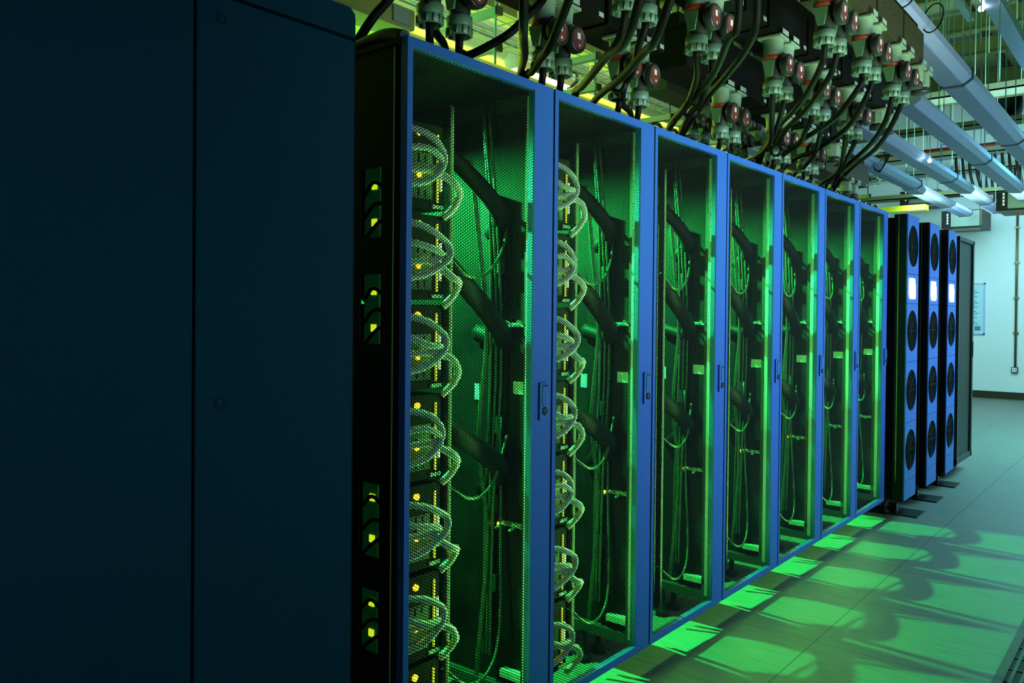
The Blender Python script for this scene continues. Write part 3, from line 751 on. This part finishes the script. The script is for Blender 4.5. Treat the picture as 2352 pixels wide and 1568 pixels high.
fb = MB().box(xa, xb, WY - 0.025, WY, za, za + 0.02).box(xa, xb, WY - 0.025, WY, zb - 0.02, zb).box(xa, xa + 0.02, WY - 0.025, WY, za, zb).box(xb - 0.02, xb, WY - 0.025, WY, za, zb)
fb.build('frame', 'lum', t, o)
sh = MB().box(xa + 0.02, xb - 0.02, WY - 0.012, WY - 0.004, za + 0.02, zb - 0.02).build('sheet', 'notice', t, o)
mb = MB()
for k in range(18):
    z = zb - 0.09 - k * 0.033; l = 0.10 + 0.08 * ((k * 7) % 5) / 5
    mb.box(xa + 0.12, xa + 0.12 + l, WY - 0.0135, WY - 0.012, z, z + 0.012)
mb.box(xb - 0.14, xb - 0.06, WY - 0.0135, WY - 0.012, za + 0.06, za + 0.13)
mb.build('printed_lines', 'ink', sh, o)

# suspended boxes below the ceiling near the back wall
def susp(x0, x1, y0, y1, z0, z1, label):
    o = (x0, y0, z0); t = thing('suspended_box', label, 'ceiling box', o, 'suspended boxes near the back wall')
    MB().box(x0, x1, y0, y1, z0, z1).build('housing', 'box', t, o)
    MB().box(x0, x0 + 0.12, y0 - 0.006, y0, z0, z1).build('end_plate', 'black', t, o)
    mb = MB()
    for k in range(4): mb.box(x0 + 0.07, x0 + 0.09, y0 - 0.008, y0 - 0.006, z0 + 0.06 + k * 0.042, z0 + 0.09 + k * 0.042)
    mb.build('white_mark', 'white', t, o)
    MB().box(x0 + 0.125, x1 - 0.03, y0 - 0.012, y0, z0 + 0.02, z1 - 0.02).build('cover', 'silver', t, o)
    MB().box(x0 + 0.26, x0 + 0.36, y0 - 0.014, y0 - 0.012, z1 - 0.11, z1 - 0.075).build('tag_plate', 'white', t, o)
    MB().box(x0, x1, y0 - 0.02, y0, z0 - 0.005, z0 + 0.015).build('lip', 'black', t, o)
    MB().box(x0 + 0.15, x1 + 0.0, y0 - 0.07, y0 - 0.025, z0 - 0.05, z0 - 0.02).build('rail', 'box', t, o)
    for k in range(2):
        xx = x0 + 0.06 + k * (x1 - x0 - 0.12)
        MB().cyl((xx, y0 + 0.2, z1), (xx, y0 + 0.2, CZ), 0.006, 6).build('suspension_rod', 'rod', t, o)
susp(-1.32, -0.80, 13.75, 14.5, 2.58, 2.84, 'suspended box with silver cover just in front of the back wall')
susp(-1.89, -1.36, 13.75, 14.5, 2.97, 3.18, 'suspended box with silver cover set higher and deeper over the row')
susp(-0.37, 0.25, 12.0, 12.7, 2.60, 2.83, 'suspended box with silver cover over the aisle end')

# cross trays, cable loops, pipes and beams in the upper distance
TR = [(9.2, 3.45, 'nearest'), (10.6, 3.75, 'second'), (12.0, 3.35, 'third'), (13.2, 3.95, 'fourth'), (14.3, 3.5, 'fifth'), (13.6, 3.05, 'lowest')]
for k, (y, z, w) in enumerate(TR):
    o = (-1.0, y, z); t = thing('cable_tray', 'grey cable tray crossing under the ceiling, %s in depth order' % ['first', 'second', 'third', 'fifth', 'last', 'fourth'][k], 'cable tray', o, 'cross trays under the ceiling')
    MB().box(-3.4, 1.6, y, y + 0.3, z, z + 0.015).box(-3.4, 1.6, y, y + 0.012, z, z + 0.07).box(-3.4, 1.6, y + 0.288, y + 0.3, z, z + 0.07).build('channel', 'beam' if k % 2 else 'tray', t, o)
    for xx in (-2.6, -1.5, -0.75, 0.05, 0.8):
        MB().cyl((xx, y + 0.02, z + 0.05), (xx, y + 0.02, CZ), 0.006, 6).build('suspension_rod', 'rod', t, o)
for k, (x0, y, z, h) in enumerate([(-0.86, 12.2, 2.95, 0.42), (-0.42, 12.2, 2.98, 0.39), (-0.95, 14.45, 3.06, 0.45), (-0.50, 14.45, 3.09, 0.42)]):
    o = (x0, y, z); t = thing('cable_drop', 'cluster of dark cables drooping from a tray, %s of four' % ORD[k], 'cable bundle', o, 'drooping cables before the back wall')
    for q in range(4):
        xx = x0 + q * 0.075
        MB().tube([(xx, y, z + h), (xx + 0.012, y - 0.02, z + h * 0.66), (xx + 0.03, y - 0.03, z + h * 0.33), (xx + 0.06, y, z)], 0.017, 8, 4).build('strand', 'black_soft', t, o)
single(MB().cyl((-2.5, 13.0, 3.62), (1.2, 13.0, 3.62), 0.03, 12), 'red_pipe', 'redpipe', 'red-brown pipe crossing in front of the back wall', 'pipe', (-0.6, 13.0, 3.62))
mb = MB().lathe((-0.70, WY - 0.5, 4.5), 'y', [(0.0, 0.3), (0.28, 0.3), (0.28, 0.0), (0.255, 0.0), (0.255, 0.28), (0.0, 0.28)], 30)
single(mb, 'round_duct', 'black', 'black round duct mouth high on the back wall', 'duct', (-0.70, WY - 0.5, 4.5))
mb = MB()
single(MB().box(0.085, 0.135, 5.2, 7.44, 3.6, 3.64).cyl((0.11, 7.4, 3.63), (0.11, 7.4, CZ), 0.006, 6).cyl((0.11, 5.5, 3.63), (0.11, 5.5, CZ), 0.006, 6), 'channel_strut', 'strut', 'slotted metal channel hanging beside the aisle duct', 'strut', (0.11, 6.3, 3.6))
ROD = [(0.25, 5.30), (0.38, 5.84), (0.48, 5.58), (0.55, 5.75), (0.315, 5.56), (0.62, 6.4), (0.2, 6.9), (-0.1, 7.4), (0.5, 7.6), (0.1, 8.3), (-0.3, 8.6), (0.42, 9.2), (-0.05, 9.8), (-0.5, 9.5), (-0.75, 9.9)]
for k, (x, y) in enumerate(ROD):
    o = single(MB().cyl((x, y, 2.86), (x, y, CZ), 0.0035, 6), 'hanger_rod', 'rod', 'thin shiny hanger rod dropping from the ceiling between the luminaires', 'rod', (x, y, 2.86), 'thin hanger rods over the aisle')

# ------------------------------------------------------------------ rear aisle seen above the racks
t = thing('cable_raceway', 'long ribbed yellow cable raceway behind the rack tops', 'raceway', (-1.8, 6.0, 2.75)); o = (-1.8, 6.0, 2.75)
mb = MB()
mb.box(-1.98, -1.80, 1.0, 12.4, 2.725, 2.74).box(-1.812, -1.80, 1.0, 12.4, 2.725, 2.785).box(-1.98, -1.968, 1.0, 12.4, 2.725, 2.785)
for q in range(5): mb.cyl((-1.974, 2 + q * 2.3, 2.8), (-1.974, 2 + q * 2.3, CZ), 0.006, 6)
mb.build('trough', 'yellow', t, o)
mb = MB()
for q in range(3): mb.box(-1.80, -1.795, 1.0, 12.4, 2.733 + q * 0.019, 2.738 + q * 0.019)
mb.build('rib', 'clear', t, o)
single(MB().box(-1.8, -1.25, 12.4, 12.58, 2.725, 2.80), 'cable_raceway', 'yellow', 'short yellow raceway turning across toward the aisle end', 'raceway', (-1.5, 12.5, 2.725))
t = thing('junction_box', 'cream clear-lidded junction box above the first rack corner', 'junction box', (-0.95, 2.2, 2.39)); o = (-0.95, 2.2, 2.39)
MB().box(-1.10, -0.96, 1.75, 2.33, 2.39, 2.475).build('housing', 'clear', t, o, 0.01)
for yy in (1.85, 2.25): MB().cyl((-1.03, yy, 2.47), (-1.03, yy, CZ), 0.006, 6).build('suspension_rod', 'rod', t, o)
MB().box(-0.96, -0.95, 2.2, 2.29, 2.40, 2.465).build('lid', 'pale', t, o, 0.004)
hs = None
for k in range(9):
    y = 2.22 + k * 0.915
    o = (-1.2, y, 2.56)
    if hs is None:
        hs = thing('tray_hanger', '', 'hanger', o)
        for z in (2.56, 2.74):
            mb = MB().box(-1.62, -1.19, y - 0.02, y + 0.02, z, z + 0.035)
            mb.build('crossbar', 'strut', hs, o)
            MB().box(-1.195, -1.18, y - 0.022, y + 0.022, z - 0.002, z + 0.037).build('end_cap', 'black_soft', hs, o)
        for x in (-1.21, -1.6):
            MB().cyl((x, y, 2.50), (x, y, CZ), 0.006, 6).build('suspension_rod', 'rod', hs, o)
        h = hs
    else:
        h = copy_tree(hs)
    h.location = o
    tag(h, 'zinc hanger of two crossbars behind the rack tops, %s along the tray' % ORD[k], 'hanger', 'tray hangers behind the racks')
t = thing('wire_basket', 'wire basket tray carried by hangers behind the rack tops', 'cable tray', (-1.4, 6, 2.78)); o = (-1.4, 6, 2.78)
mb = MB()
for x in (-1.58, -1.49, -1.40, -1.31, -1.24): mb.cyl((x, 1.2, 2.78), (x, 10.2, 2.78), 0.004, 5)
for x in (-1.58, -1.24): mb.cyl((x, 1.2, 2.84), (x, 10.2, 2.84), 0.004, 5)
for k in range(60):
    y = 1.25 + k * 0.15
    mb.cyl((-1.58, y, 2.78), (-1.24, y, 2.78), 0.003, 4).cyl((-1.24, y, 2.78), (-1.24, y, 2.84), 0.003, 4)
mb.build('wire', 'strut', t, o)
for k, (x, z, w, m_, lab) in enumerate([(-2.6, 3.05, 0.35, 'clear', 'broad cream trunking band beyond the wire basket'), (-2.9, 3.5, 0.3, 'lum', 'pale blue luminaire band beyond the cream trunking'), (-3.3, 3.3, 0.25, 'tray', 'grey trunking band near the side wall, upper one'), (-3.5, 2.95, 0.2, 'pale', 'pale trunking band near the side wall, lower one'), (-2.2, 3.35, 0.18, 'beam', 'olive trunking band under the ceiling')]):
    bb = MB().box(x - w, x, 1.0, 12.0, z, z + 0.08).box(x - 0.01, x, 1.0, 12.0, z + 0.08, z + 0.16)
    for q in range(5): bb.cyl((x - w / 2, 2 + q * 2.2, z + 0.07), (x - w / 2, 2 + q * 2.2, CZ), 0.007, 6)
    single(bb, 'trunking', m_, lab, 'trunking', (x, 6, z))

# floor grille at the aisle edge
t = thing('floor_grille', 'slotted metal floor grille at the edge of the aisle', 'floor grille', (1.2, 3.4, 0)); o = (1.2, 3.4, 0)
mb = MB().box(0.915, 0.945, 2.64, 4.44, 0.0, 0.005).box(1.465, 1.52, 2.64, 4.44, 0.0, 0.005)
for y in (2.64, 3.22, 3.82, 4.42): mb.box(0.945, 1.465, y, y + 0.03, 0.0, 0.005)
mb.build('frame', 'box', t, o)
MB().box(0.945, 1.465, 2.65, 4.43, 0.0, 0.001).build('pit', 'black', t, o)
mb = MB()
for k in range(17): mb.box(0.958 + k * 0.030, 0.958 + k * 0.030 + 0.011, 2.65, 4.43, 0.001, 0.005)
for k in range(14): mb.box(0.945, 1.465, 2.70 + k * 0.125, 2.706 + k * 0.125, 0.001, 0.0045)
mb.build('bar', 'box', t, o)

# ------------------------------------------------------------------ light
def light(kind, name, loc, energy, color, size=0.1, size_y=None, aim=None, spot=None, blend=0.3, spread=None):
    ld = bpy.data.lights.new(name, kind); ld.energy = energy; ld.color = color
    if kind == 'AREA':
        ld.size = size
        if size_y: ld.shape = 'RECTANGLE'; ld.size_y = size_y
        if spread: ld.spread = spread
    elif kind in ('POINT', 'SPOT'): ld.shadow_soft_size = size
    if spot: ld.spot_size = spot; ld.spot_blend = blend
    ob = bpy.data.objects.new(name, ld); C.objects.link(ob); ob.location = loc
    if aim is not None: ob.rotation_euler = (Vector(aim) - Vector(loc)).to_track_quat('-Z', 'Y').to_euler()
    return ob
GREEN = (0.02, 1.0, 0.15)
for i in range(NR):
    y = Y0 + i * W
    light('SPOT', 'rack_lamp', (-0.72, y + 0.32, 1.80), 800, GREEN, 0.014, aim=(0.05, y + 0.34, 0.3), spot=math.radians(128), blend=0.5)
    light('AREA', 'rack_strip', (-0.045, y + 0.30, 1.0), 3.2, (0.16, 1.0, 0.12), 0.01, 1.6, aim=(-0.040, y + 0.53, 1.0))
    light('AREA', 'rack_strip', (-0.030, y + 0.36, 1.0), 6.5, (0.24, 1.0, 0.15), 0.01, 1.6, aim=(-0.12, y + 0.15, 1.0))
light('AREA', 'end_light', (-0.3, 12.3, 2.85), 150, (0.42, 0.86, 1.0), 2.4, 2.0, aim=(-0.2, 14.6, 0.6))
light('AREA', 'end_floor_light', (1.7, 10.0, 3.2), 300, (0.24, 0.86, 1.0), 2.0, 3.0, aim=(1.2, 9.6, 0), spread=math.radians(130))
light('AREA', 'aisle_light', (3.4, 5.3, 1.35), 56, (0.50, 0.70, 1.0), 5.6, 1.0, aim=(0, 5.1, 1.35), spread=math.radians(56))
light('AREA', 'aisle_up_fill', (1.9, 3.0, 0.9), 24, (0.74, 1.0, 0.70), 2.6, 0.6, aim=(0.1, 3.3, 2.6), spread=math.radians(80))  # added low fill with no fixture, lifts the overhead sockets and plugs
light('AREA', 'cabinet_fill', (3.2, 0.5, 1.4), 3.4, (0.24, 0.80, 1.0), 1.5, 1.0, aim=(0, 0.5, 1.2), spread=math.radians(64))  # unseen fill added to lighten the navy cabinet
light('AREA', 'rear_light', (-2.3, 4.5, 2.3), 560, (0.66, 1.0, 0.16), 7.0, 0.8, aim=(-4.2, 4.5, 3.6), spread=math.radians(140))
light('AREA', 'rear_fill', (-0.75, 4.5, 3.4), 34, (0.75, 1.0, 0.35), 7.0, 0.5, aim=(-2.2, 4.5, 2.7), spread=math.radians(110))  # unseen fill added over the racks for raceway, basket and hangers
light('AREA', 'rear_green', (-2.2, 1.8, 1.9), 60, (0.15, 1.0, 0.3), 1.5, 0.8, aim=(-2.8, 2.4, 4.0))
light('AREA', 'ceiling_wash', (0.6, 9.5, 3.3), 170, (0.55, 1.0, 0.72), 3.0, 5.0, aim=(0.3, 10.0, 5.0))

w = bpy.data.worlds.new('world'); S.world = w; w.use_nodes = True
w.node_tree.nodes['Background'].inputs['Color'].default_value = (0.02, 0.06, 0.06, 1)
w.node_tree.nodes['Background'].inputs['Strength'].default_value = 0.05
S.view_settings.view_transform = 'Standard'
S.view_settings.look = 'None'
S.view_settings.exposure = 0.0

S.cycles.max_bounces = 7; S.cycles.diffuse_bounces = 4; S.cycles.glossy_bounces = 3
S.cycles.sample_clamp_indirect = 6
